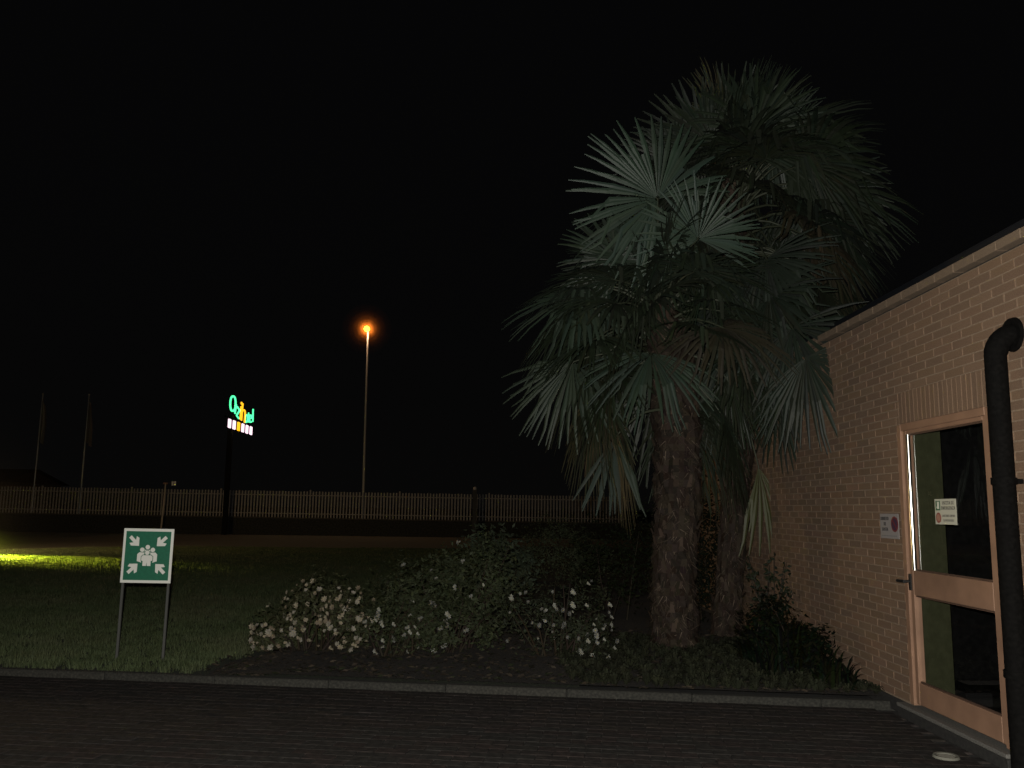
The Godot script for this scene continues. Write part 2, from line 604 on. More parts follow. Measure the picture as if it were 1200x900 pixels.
	b.box(Vector3((LEFT + D0) / 2 + 0.02, 0.05, -0.02), Vector3(D0 - LEFT - 0.04, 0.1, 0.07), 0.01)
	b.box(Vector3((D1 + 8) / 2 + 0.02, 0.05, -0.02), Vector3(8 - D1 - 0.04, 0.1, 0.07), 0.01)
	part("plinth", b.done(), dark_plinth, w)
	b = MB.new()
	b.box(Vector3((D0 + D1) / 2 - 0.05, 0.036, 0.0), Vector3(D1 - D0 + 0.13, 0.072, 0.13), 0.004)
	part("step_riser", b.done(), dark_plinth, w)
	b = MB.new()
	b.box(Vector3((D0 + D1) / 2 - 0.05, 0.089, -0.08), Vector3(D1 - D0 + 0.14, 0.026, 0.31), 0.005)
	part("threshold", b.done(), grained(lin(0.2, 0.19, 0.17), 0.7, 2.0, 0.4, 0.15, 0.06, 45), w)

	# the door
	var paint := grained(lin(0.29, 0.165, 0.103), 0.6, 0.5, 0.16, 0.05, 0.012, 46)
	b = MB.new()
	b.box(Vector3(D0 + 0.032, 1.146, -0.02), Vector3(0.058, 2.06, 0.09), 0.004)
	b.box(Vector3(D1 - 0.032, 1.146, -0.02), Vector3(0.058, 2.06, 0.09), 0.004)
	b.box(Vector3((D0 + D1) / 2, DTOP - 0.03, -0.0205), Vector3(D1 - D0 - 0.128, 0.056, 0.089), 0.004)
	var door := part("door", b.done(), paint, w)
	b = MB.new()
	var dz := -0.018
	var dx0 := D0 + 0.066
	var dx1 := D1 - 0.066
	b.box(Vector3(dx0 + 0.026, 1.128, dz), Vector3(0.05, 2.0, 0.055), 0.004)
	b.box(Vector3(dx1 - 0.026, 1.128, dz), Vector3(0.05, 2.0, 0.055), 0.004)
	b.box(Vector3((dx0 + dx1) / 2, 2.116, dz - 0.0005), Vector3(dx1 - dx0 - 0.104, 0.034, 0.054), 0.004)
	part("stile", b.done(), paint, door)
	var inner0 := dx0 + 0.052
	var inner1 := dx1 - 0.052
	b = MB.new()
	b.box(Vector3((inner0 + inner1) / 2, 0.998, dz - 0.0005), Vector3(inner1 - inner0, 0.178, 0.054), 0.004)
	part("middle_rail", b.done(), paint, door)
	b = MB.new()
	b.box(Vector3((inner0 + inner1) / 2, 0.208, dz - 0.0005), Vector3(inner1 - inner0, 0.155, 0.054), 0.004)
	part("bottom_rail", b.done(), paint, door)
	var glass := mat(Color(0.02, 0.02, 0.02, 0.03), 0.02)
	glass.transparency = BaseMaterial3D.TRANSPARENCY_ALPHA
	for e in [[0.2865, 0.908], [1.088, 2.098]]:
		b = MB.new()
		b.quad(Vector3(inner0, e[0], dz), Vector3(inner1, e[0], dz), Vector3(inner1, e[1], dz), Vector3(inner0, e[1], dz))
		part("glass_pane", b.done(), glass, door)
		b = MB.new()
		for yy in [e[0] + 0.006, e[1] - 0.006]:
			b.box(Vector3((inner0 + inner1) / 2, yy, dz + 0.012), Vector3(inner1 - inner0 - 0.02, 0.01, 0.014))
		b.box(Vector3(inner1 - 0.005, (e[0] + e[1]) / 2, dz + 0.012), Vector3(0.009, e[1] - e[0], 0.0138))
		part("glazing_bead", b.done(), mat(lin(0.08, 0.045, 0.03), 0.6), door)
	b = MB.new()
	b.tube([Vector3(inner0 + 0.012, 1.09, dz + 0.02), Vector3(inner0 + 0.012, 2.096, dz + 0.02)], [0.017, 0.017], 20)
	part("metal_bead", b.done(), mat(lin(0.75, 0.73, 0.68), 0.2, 1.0), door)
	b = MB.new()
	b.box(Vector3(dx0 + 0.012, 1.0, 0.016), Vector3(0.036, 0.12, 0.012), 0.003)
	b.tube([Vector3(dx0 + 0.012, 1.005, 0.02), Vector3(dx0 + 0.012, 1.005, 0.065)], [0.011, 0.011], 10)
	b.tube([Vector3(dx0 + 0.02, 1.005, 0.062), Vector3(dx0 - 0.1, 1.002, 0.062)], [0.012, 0.011], 10)
	part("handle", b.done(), mat(lin(0.015, 0.015, 0.015), 0.4), door)

	# reveal and the dark room behind
	var plaster := grained(lin(0.042, 0.045, 0.024), 0.9, 0.8, 0.15, 0.1, 0.03, 47)
	b = MB.new()
	b.box(Vector3(D0 + 0.003, 1.14, -0.19), Vector3(0.008, 2.06, 0.24))
	b.box(Vector3(D1 - 0.003, 1.14, -0.19), Vector3(0.008, 2.06, 0.24))
	b.box(Vector3((D0 + D1) / 2, DTOP - 0.003, -0.19), Vector3(D1 - D0 - 0.016, 0.008, 0.24))
	part("door_reveal", b.done(), plaster, w)
	var dim := grained(lin(0.008, 0.008, 0.008), 0.9, 0.8, 0.3, 0.0, 0.03, 48)
	dim.metallic_specular = 0.0
	plaster.metallic_specular = 0.1
	b = MB.new()
	b.box(Vector3(2.0, 0.06, -3.5), Vector3(5.8, 0.1, 6.3))
	part("inner_floor", b.done(), mat(lin(0.008, 0.008, 0.007), 0.9, 0.0, 0.0), w)
	b = MB.new()
	b.box(Vector3(2.0, 2.7, -3.5), Vector3(5.8, 0.1, 6.3))
	b.box(Vector3(-0.93, 1.4, -3.5), Vector3(0.08, 2.5, 6.3))
	b.box(Vector3(4.95, 1.4, -3.5), Vector3(0.1, 2.5, 6.3))
	b.box(Vector3(2.0, 1.4, -6.7), Vector3(5.8, 2.5, 0.1))
	part("inner_wall", b.done(), dim, w)
	b = MB.new()
	b.box(Vector3(-0.3, 0.16, -0.45), Vector3(0.5, 0.1, 0.2), 0.01)
	part("inner_skirting", b.done(), mat(lin(0.008, 0.008, 0.008), 0.9, 0.0, 0.0), w)

	# black pipe in front of the wall, turning into it at the top
	b = MB.new()
	var pts := []
	var rad := []
	var px := 1.375
	for y in [0.0, 0.9, 1.8, 2.45]:
		pts.append(Vector3(px, y, 0.11)); rad.append(0.062)
	for k in 7:
		var t := PI / 2 * (k + 1) / 7.0
		pts.append(Vector3(px + 0.02 * sin(t), 2.45 + 0.13 * sin(t), 0.11 - 0.11 * (1 - cos(t)))); rad.append(0.066)
	pts.append(Vector3(px + 0.02, 2.58, -0.02)); rad.append(0.066)
	b.tube(pts, rad, 20)
	var pipe_mat := grained(lin(0.006, 0.0055, 0.005), 0.85, 1.5, 0.5, 0.05, 0.04, 49)
	pipe_mat.metallic_specular = 0.2
	var pipe := part("drainpipe", b.done(), pipe_mat, w)
	b = MB.new()
	b.tube([Vector3(px + 0.02, 2.58, 0.022), Vector3(px + 0.02, 2.58, 0.0)], [0.1, 0.106], 24)
	part("collar", b.done(), pipe_mat, pipe)
	b = MB.new()
	for y in [0.6, 1.7]:
		b.tube([Vector3(px, y - 0.02, 0.11), Vector3(px, y + 0.02, 0.11)], [0.07, 0.07], 20)
		b.box(Vector3(px, y, 0.04), Vector3(0.03, 0.03, 0.08))
	part("pipe_bracket", b.done(), pipe_mat, pipe)

	# notices
	var paper := mat(lin(0.25, 0.235, 0.235), 0.6)
	var ink := mat(lin(0.02, 0.02, 0.022), 0.6)
	var red := mat(lin(0.13, 0.012, 0.022), 0.6)
	var blue := mat(lin(0.035, 0.014, 0.05), 0.6)
	var green := mat(lin(0.015, 0.1, 0.04), 0.5)
	var nt := thing("no_parking_notice", "small white no parking notice with a red and blue disc on the brick wall", "sign", to_world * Vector3(-0.366, 1.405, 0.012))
	nt.basis = w.basis
	b = MB.new(); b.box(Vector3.ZERO, Vector3(0.318, 0.193, 0.004), 0.001)
	part("panel", b.done(), paper, nt)
	for e in [["DIVIETO", 0.058, 0.036], ["DI", 0.016, 0.036], ["SOSTA", -0.026, 0.036]]:
		part("lettering", text(e[0], e[2], 0.002), ink, nt, Transform3D(Basis(), Vector3(-0.075, e[1], 0.0032)))
	var disc := func(r: float, z: float, thick: float):
		var m := MB.new()
		m.tube([Vector3(0, 0, z), Vector3(0, 0, z + thick)], [r, r], 28)
		return m.done()
	part("red_disc", disc.call(0.06, 0.002, 0.001), red, nt, Transform3D(Basis(), Vector3(0.093, 0.016, 0)))
	part("blue_disc", disc.call(0.045, 0.0028, 0.001), blue, nt, Transform3D(Basis(), Vector3(0.093, 0.016, 0)))
	b = MB.new(); b.box(Vector3(0, 0, 0.0036), Vector3(0.1, 0.014, 0.002))
	part("red_bar", b.done(), red, nt, Transform3D(Basis(Vector3.BACK, -PI / 4), Vector3(0.093, 0.016, 0)))
	b = MB.new()
	for i in 9: b.box(Vector3(-0.13 + i * 0.031, -0.075, 0.0028), Vector3(0.02 + 0.006 * (i % 2), 0.008, 0.001))
	part("fine_print", b.done(), mat(lin(0.15, 0.15, 0.16), 0.6), nt)

	var sk := thing("door_sticker", "white emergency exit sticker with green and red pictograms on the door glass", "sticker", to_world * Vector3(0.45, 1.52, dz + 0.004))
	sk.basis = w.basis
	b = MB.new(); b.box(Vector3.ZERO, Vector3(0.285, 0.176, 0.002))
	part("panel", b.done(), mat(lin(0.5, 0.49, 0.4), 0.5), sk)
	b = MB.new(); b.box(Vector3(-0.098, 0.042, 0.0015), Vector3(0.062, 0.066, 0.001))
	part("green_square", b.done(), green, sk)
	b = MB.new(); b.box(Vector3(-0.094, 0.044, 0.0025), Vector3(0.026, 0.05, 0.001)); b.box(Vector3(-0.11, 0.03, 0.0025), Vector3(0.012, 0.01, 0.0008))
	part("exit_symbol", b.done(), mat(lin(0.7, 0.7, 0.6), 0.5), sk)
	part("red_disc", disc.call(0.036, 0.001, 0.001), mat(lin(0.22, 0.05, 0.04), 0.5), sk, Transform3D(Basis(), Vector3(-0.097, -0.042, 0)))
	part("disc_face", disc.call(0.025, 0.0016, 0.001), mat(lin(0.35, 0.18, 0.13), 0.5), sk, Transform3D(Basis(), Vector3(-0.097, -0.042, 0)))
	for e in [["USCITA DI", 0.06, 0.032], ["EMERGENZA", 0.025, 0.032], ["LASCIARE LIBERO", -0.028, 0.0205], ["IL PASSAGGIO", -0.06, 0.0205]]:
		part("lettering", text(e[0], e[2], 0.001), mat(lin(0.08, 0.075, 0.06), 0.6), sk, Transform3D(Basis(), Vector3(0.038, e[1], 0.0017)))

# ------------------------------------------------------------------ fence along the far side
func build_fence() -> void:
	var f := thing("picket_fence", "long pale metal picket fence standing on a low dark wall", "fence", Vector3(-12, 0, -46))
	f.rotation.z = -0.004
	var metal := grained(lin(0.36, 0.33, 0.3), 0.6, 0.6, 0.3, 0.0, 0.03, 51)
	var b := MB.new()
	b.box(Vector3(0, 0, 0), Vector3(0.08, 1.37, 0.02), 0.004)
	var picket := b.done()
	for i in 218:
		if i > 16 and i % 29 == 0: continue
		part("picket", picket, metal, f, Transform3D(Basis(Vector3.BACK, rng.randf_range(-0.006, 0.006)), Vector3(-17.5 + i * 0.163, 1.6 + rng.randf_range(-0.012, 0.012), 0.03)))
	for y in [1.12, 2.08]:
		b = MB.new()
		b.box(Vector3(0.3, y, 0), Vector3(36, 0.045, 0.03))
		part("rail", b.done(), metal, f)
	for i in 8:
		b = MB.new()
		b.box(Vector3(-17.5 + i * 29 * 0.163, 1.62, 0), Vector3(0.08, 1.5, 0.06), 0.005)
		part("post", b.done(), metal, f)
	var lw := thing("low_wall", "low dark rendered wall below the picket fence", "wall", Vector3(-12, 0, -46.1))
	lw.rotation.z = -0.004
	b = MB.new()
	b.box(Vector3(0, 0.4, 0), Vector3(70, 0.9, 0.24), 0.01)
	part("base", b.done(), grained(lin(0.045, 0.045, 0.038), 0.95, 0.35, 0.55, 1.5, 0.05, 52), lw)
	b = MB.new()
	b.box(Vector3(0, 0.885, 0), Vector3(70, 0.06, 0.3), 0.01)
	part("capping", b.done(), grained(lin(0.1, 0.09, 0.075), 0.9, 0.5, 0.4, 0.3, 0.05, 53), lw)
	var gp := thing("gate_post", "dark square post with a small round cap before the fence", "post", Vector3(-1.86, 0, -45.4))
	b = MB.new()
	b.box(Vector3(0, 1.2, 0), Vector3(0.22, 2.5, 0.22), 0.01)
	part("shaft", b.done(), mat(lin(0.03, 0.03, 0.03), 0.7), gp)
	var s := SphereMesh.new(); s.radius = 0.1; s.height = 0.2
	part("cap", s, mat(lin(0.4, 0.38, 0.36), 0.4), gp, Transform3D(Basis(), Vector3(0, 2.53, 0)))

# ------------------------------------------------------------------ beyond the fence
func flag_pole(x: float, z: float, top: float, label: String, seed_: int) -> void:
	var o := thing("flagpole", label, "flagpole", Vector3(x, 0, z), "flagpoles beyond the fence")
	var b := MB.new()
	b.tube([Vector3(0, -0.05, 0), Vector3(0.02, top * 0.5, 0), Vector3(0.03, top, 0)], [0.06, 0.05, 0.03], 10)
	part("pole", b.done(), mat(lin(0.3, 0.3, 0.29), 0.4, 0.5), o)
	var s := SphereMesh.new(); s.radius = 0.06; s.height = 0.12
	part("finial", s, mat(lin(0.4, 0.38, 0.3), 0.3, 0.5), o, Transform3D(Basis(), Vector3(0.03, top + 0.05, 0)))
	var q := RandomNumberGenerator.new(); q.seed = seed_
	b = MB.new()
	var ph := q.randf() * 6.0
	var at := func(u: float, v: float):
		var out := 0.44 * u * (0.35 + 0.65 * sin(minf(v * 2.2, PI / 2))) * (1.0 - 0.25 * v)
		return Vector3(0.05 + out, top - 0.2 - 2.6 * v - 0.45 * u * (1.0 - 0.3 * v), 0.11 * sin(u * 9.0 + ph + v * 2.0) * (0.3 + u))
	for i in 16:
		for j in 12:
			var u0 := i / 16.0; var u1 := (i + 1) / 16.0
			var v0 := j / 12.0; var v1 := (j + 1) / 12.0
			b.col = Color(0.13, 0.12, 0.1) if u0 < 0.34 else Color(0.18, 0.17, 0.15) if u0 < 0.67 else Color(0.12, 0.1, 0.09)
			b.quad(at.call(u0, v0), at.call(u1, v0), at.call(u1, v1), at.call(u0, v1))
	part("flag", b.done(), tinted(0.9, 0.2), o)

func build_far() -> void:
	flag_pole(-28.52, -52.0, 8.0, "leftmost flagpole with a limp hanging flag", 3)
	flag_pole(-25.7, -52.0, 8.0, "second flagpole from the left with a limp hanging flag", 9)
	# street sign just behind the fence
	var o := thing("street_sign_post", "thin pale post with a crosspiece and two small white plates before the fence", "sign post", Vector3(-18.15, 0, -45.55))
	var b := MB.new()
	b.tube([Vector3(-0.03, -0.05, 0), Vector3(0.06, 2.62, 0)], [0.045, 0.04], 8)
	part("post", b.done(), mat(lin(0.4, 0.33, 0.27), 0.5), o)
	b = MB.new()
	b.box(Vector3(0.06, 2.6, 0.03), Vector3(0.24, 0.09, 0.04), 0.01)
	part("crosspiece", b.done(), mat(lin(0.25, 0.13, 0.1), 0.6), o)
	b = MB.new()
	b.box(Vector3(0.3, 2.62, 0), Vector3(0.56, 0.03, 0.03))
	part("arm", b.done(), mat(lin(0.06, 0.05, 0.05), 0.6), o)
	for k in 2:
		b = MB.new()
		b.box(Vector3(0.44 + k * 0.13, 2.6, 0.05), Vector3(0.1, 0.22, 0.02), 0.006)
		part("plate", b.done(), mat(lin(0.9, 0.86, 0.82), 0.4), o)
	# low building at the far left
	o = thing("distant_house", "dim low ochre house beyond the fence at the far left", "house", Vector3(-43.5, 0, -68.0))
	b = MB.new()
	b.box(Vector3(0, 1.5, 0), Vector3(12, 3.0, 9))
	part("wall", b.done(), grained(lin(0.34, 0.24, 0.15), 0.9, 0.2, 0.3, 0.4, 0.04, 61), o)
	b = MB.new()
	var e := 0.5
	for s in [-1.0, 1.0]:
		b.face_out(Vector3(-6 - e, 2.95, s * 5), Vector3(6 + e, 2.95, s * 5), Vector3(6 + e, 4.1, 0), Vector3(0, 1, s))
		b.face_out(Vector3(-6 - e, 2.95, s * 5), Vector3(6 + e, 4.1, 0), Vector3(-6 - e, 4.1, 0), Vector3(0, 1, s))
		b.face_out(Vector3(s * 6, 3.0, -4.5), Vector3(s * 6, 3.0, 4.5), Vector3(s * 6, 4.05, 0), Vector3(s, 0, 0))
	b.quad(Vector3(-6 - e, 2.94, -5), Vector3(6 + e, 2.94, -5), Vector3(6 + e, 2.94, 5), Vector3(-6 - e, 2.94, 5))
	part("roof", b.done(), grained(lin(0.12, 0.075, 0.05), 0.9, 0.4, 0.4, 0.5, 0.05, 62), o)
	for k in 3:
		b = MB.new()
		b.box(Vector3(-3.4 + k * 3.4, 1.5, 4.52), Vector3(1.0, 1.3, 0.08), 0.01)
		var win := part("window", b.done(), mat(lin(0.12, 0.08, 0.06), 0.7), o)
		b = MB.new()
		b.box(Vector3(-3.4 + k * 3.4, 1.5, 4.57), Vector3(0.8, 1.1, 0.02))
		part("pane", b.done(), mat(lin(0.01, 0.01, 0.012), 0.1), win)
	# clipped hedge before the house
	var m := MB.new()
	for i in 9000:
		var c := Vector3(rng.randf_range(-8, 8), rng.randf() * 2.4, rng.randf_range(-0.5, 0.6))
		c.z += 0.25 * lawn_noise.get_noise_2d(c.x * 4.0, c.y * 4.0)
		leaf(m, c, Vector3(rng.randf_range(-1, 1), rng.randf_range(-0.4, 1), 1).normalized(), 0.11, 0.06, jit(Color(0.07, 0.075, 0.03), 0.4))
	tag(part("clipped_hedge", m.done(), tinted(0.8, 0.3), self, Transform3D(Basis(), Vector3(-32.0, 0, -58.0))), "dark hedge behind the fence below the distant house", "hedge")

# ------------------------------------------------------------------ palms
func leaf(b: MB, p: Vector3, out: Vector3, length: float, width: float, c: Color, dir := Vector3.ZERO) -> void:
	if dir == Vector3.ZERO:
		dir = Vector3(rng.randf_range(-1, 1), rng.randf_range(-0.6, 0.9), rng.randf_range(-1, 1))
	dir = (dir - out * dir.dot(out) * 0.7).normalized()
	var s := dir.cross(out).normalized() * width * 0.5
	var m := p + dir * length * 0.45 - out * length * 0.06
	var t := p + dir * length
	b.col = c
	b.tri(p, m + s, t)
	b.tri(p, t, m - s)
	b.col = Color.WHITE

# one fan leaf: a petiole from p0 to p1, and a pleated fan from p1 along f, facing n
func frond(parent: Node, p0: Vector3, p1: Vector3, f: Vector3, n: Vector3, r: float, span: float, sag: float, c: Color, mats: Array) -> void:
	f = f.normalized()
	n = (n - f * n.dot(f)).normalized()
	var s := f.cross(n)
	var b := MB.new()
	var segs := int(56 * span / 2.6)
	for i in segs:
		var k := (i + 0.5) / segs * 2.0 - 1.0
		var a := k * span
		var d := f * cos(a) + s * sin(a)
		var q := d.cross(n).normalized()
		var len_ := r * (0.8 + 0.2 * cos(a * 0.62)) * rng.randf_range(0.94, 1.05)
		var half := r * span / segs
		if rng.randf() < 0.04: continue
		var fuse := rng.randf_range(0.5, 0.62)
		var bent := rng.randf() < 0.22
		len_ *= 0.72 if rng.randf() < 0.07 else 1.0
		d = (d + q * rng.randf_range(-0.05, 0.05)).normalized()
		var pts := []
		var wid := []
		for t in [0.03, 0.28, fuse, 0.82, 1.0]:
			var x: float = len_ * t
			var p: Vector3 = p1 + d * x + n * (0.16 * x * (1.0 - x / r) - 0.05 * absf(k) * x)
			var drop: float = sag * r * pow(t, 2.3) * (0.8 + 0.4 * absf(k))
			if bent and t > 0.8: drop += 0.16 * r
			p.y -= drop
			if bent and t > 0.8: p -= d * 0.1 * r
			pts.append(p)
			wid.append(half * (t if t <= fuse else fuse * (0.6 if t < 0.9 else 0.22)) * 1.04)
		var tone := jit(c, 0.1)
		for j in 4:
			var tt: float = [0.03, 0.28, fuse, 0.82, 1.0][j]
			var pl := 0.35
			b.col = tone
			var m0: Vector3 = pts[j] + n * wid[j] * pl
			var m1: Vector3 = pts[j + 1] + n * wid[j + 1] * pl
			b.quad(pts[j] - q * wid[j], m0, m1, pts[j + 1] - q * wid[j + 1])
			b.quad(m0, pts[j] + q * wid[j], pts[j + 1] + q * wid[j + 1], m1)
	var fr := part("frond", b.done(), mats[0], parent)
	var pb := MB.new()
	var line := []
	var rad := []
	for i in 6:
		var t := i / 5.0
		var lift := Vector3.UP * (p0.distance_to(p1) * 0.14 * sin(PI * t))
		line.append(p0.lerp(p1, t) + lift)
		rad.append(lerpf(0.02, 0.008, t))
	line.append(p1 + f * 0.1 * r); rad.append(0.004)
	pb.tube(line, rad, 5)
	part("petiole", pb.done(), mats[1], fr)

func shaggy_trunk(parent: Node, path: Array, radii: Array, seed_: int) -> void:
	var q := FastNoiseLite.new(); q.seed = seed_; q.frequency = 3.0; q.fractal_octaves = 3
	var b := MB.new()
	var n := 60
	var sides := 26
	var at := func(t: float) -> Vector3:
		var k := t * (path.size() - 1)
		var i := mini(int(k), path.size() - 2)
		return (path[i] as Vector3).lerp(path[i + 1], k - i)
	var rad := func(t: float) -> float:
		var k := t * (radii.size() - 1)
		var i := mini(int(k), radii.size() - 2)
		return lerpf(radii[i], radii[i + 1], k - i)
	var grid := []
	for i in n + 1:
		var t := float(i) / n
		var c: Vector3 = at.call(t)
		var ring := []
		for k in sides:
			var a := TAU * k / sides
			var o := Vector3(cos(a), 0, sin(a))
			var r: float = rad.call(t) * (0.9 + 0.22 * q.get_noise_3d(o.x * 0.6, c.y * 1.4, o.z * 0.6) + 0.03 * sin(c.y * 55.0 + a * 3.0))
			ring.append(c + o * r)
		grid.append(ring)
	for i in n:
		for k in sides:
			var l := (k + 1) % sides
			var g := rng.randf_range(0.6, 1.1)
			b.col = Color(0.04 * g, 0.031 * g, 0.025 * g)
			b.quad(grid[i][k], grid[i + 1][k], grid[i + 1][l], grid[i][l])
	var tr := part("trunk", b.done(), tinted(0.95, 0.15), parent)
	# hanging fibre and old leaf bases
	b = MB.new()
	for i in 6000:
		var t := rng.randf()
		var c: Vector3 = at.call(t)
		var a := rng.randf() * TAU
		var o := Vector3(cos(a), 0, sin(a))
		var r: float = rad.call(t)
		var p := c + o * r * rng.randf_range(0.86, 1.02)
		var side := Vector3(-o.z, 0, o.x)
		var d := (Vector3.DOWN * rng.randf_range(-0.3, 1.0) + side * rng.randf_range(-0.9, 0.9) + o * rng.randf_range(0.05, 0.8)).normalized()
		var ln := rng.randf_range(0.04, 0.15)
		var s := side * rng.randf_range(0.002, 0.007)
		var g := rng.randf_range(0.3, 1.5) if rng.randf() < 0.85 else 2.4
		b.col = Color(0.06 * g, 0.046 * g, 0.035 * g)
		b.tri(p - s, p + s, p + d * ln)
	part("fibre", b.done(), tinted(0.95, 0.15), tr)
	b = MB.new()
	for i in 150:
		var t := rng.randf_range(0.08, 1.0)
		var c: Vector3 = at.call(t)
		var a := i * 2.39996
		var o := Vector3(cos(a), 0, sin(a))
		var r: float = rad.call(t)
		var p := c + o * r * 0.9
		var d := (Vector3.UP + o * rng.randf_range(0.25, 0.6)).normalized()
		var ln := rng.randf_range(0.06, 0.14)
		var side := Vector3(-o.z, 0, o.x) * rng.randf_range(0.018, 0.03)
		var g := rng.randf_range(0.6, 1.4)
		b.col = Color(0.058 * g, 0.043 * g, 0.033 * g)
		b.quad(p - side, p + side, p + side * 0.5 + d * ln, p - side * 0.5 + d * ln)
		b.quad(p - side + o * 0.012, p + side + o * 0.012, p + side * 0.5 + d * ln + o * 0.008, p - side * 0.5 + d * ln + o * 0.008)
	tag(part("leaf_base", b.done(), tinted(0.9, 0.2), tr), "", "", "", "stuff")

func crown(parent: Node, top: Vector3, down: float, count: int, size: float, base: Color, mats: Array, turn: float) -> void:
	for i in count:
		var age := (i + 0.5) / count
		var az := turn + i * 2.39996 + rng.randf_range(-0.25, 0.25)
		var o := Vector3(cos(az), 0, sin(az))
		var front := clampf(o.z, 0.0, 1.0)
		var el := lerpf(1.4, lerpf(-0.95, 0.05, front), pow(age, 0.8)) + rng.randf_range(-0.18, 0.18)
		var d := (o * cos(el) + Vector3.UP * sin(el)).normalized()
		var p0 := top - Vector3.UP * down * age * age * lerpf(1.0, 0.6, front) + o * 0.08
		var pl := size * lerpf(0.6, 1.0, sin(age * PI * 0.75)) * rng.randf_range(0.8, 1.15)
		var p1 := p0 + d * pl - Vector3.UP * 0.1 * pl
		var bend := lerpf(0.1, 0.8, age) + rng.randf_range(-0.2, 0.3)
		bend *= lerpf(1.0, 0.5, front)
		var el2 := maxf(el - bend, -1.25)
		var f := o * cos(el2) + Vector3.UP * sin(el2)
		f = (f + Vector3(-o.z, 0, o.x) * rng.randf_range(-0.35, 0.35)).normalized()
		var n := Vector3.UP * cos(el2) - o * sin(el2)
		n = n.rotated(f, rng.randf_range(-1.1, 1.1))
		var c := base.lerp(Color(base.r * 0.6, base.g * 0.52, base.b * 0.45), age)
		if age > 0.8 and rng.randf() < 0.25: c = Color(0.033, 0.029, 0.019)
		frond(parent, p0, p1, f, n, size * rng.randf_range(0.85, 1.12), rng.randf_range(1.5, 2.3), lerpf(0.08, 0.6, age) * rng.randf_range(0.7, 1.3) * lerpf(1.0, 0.6, front), jit(c, 0.22), mats)

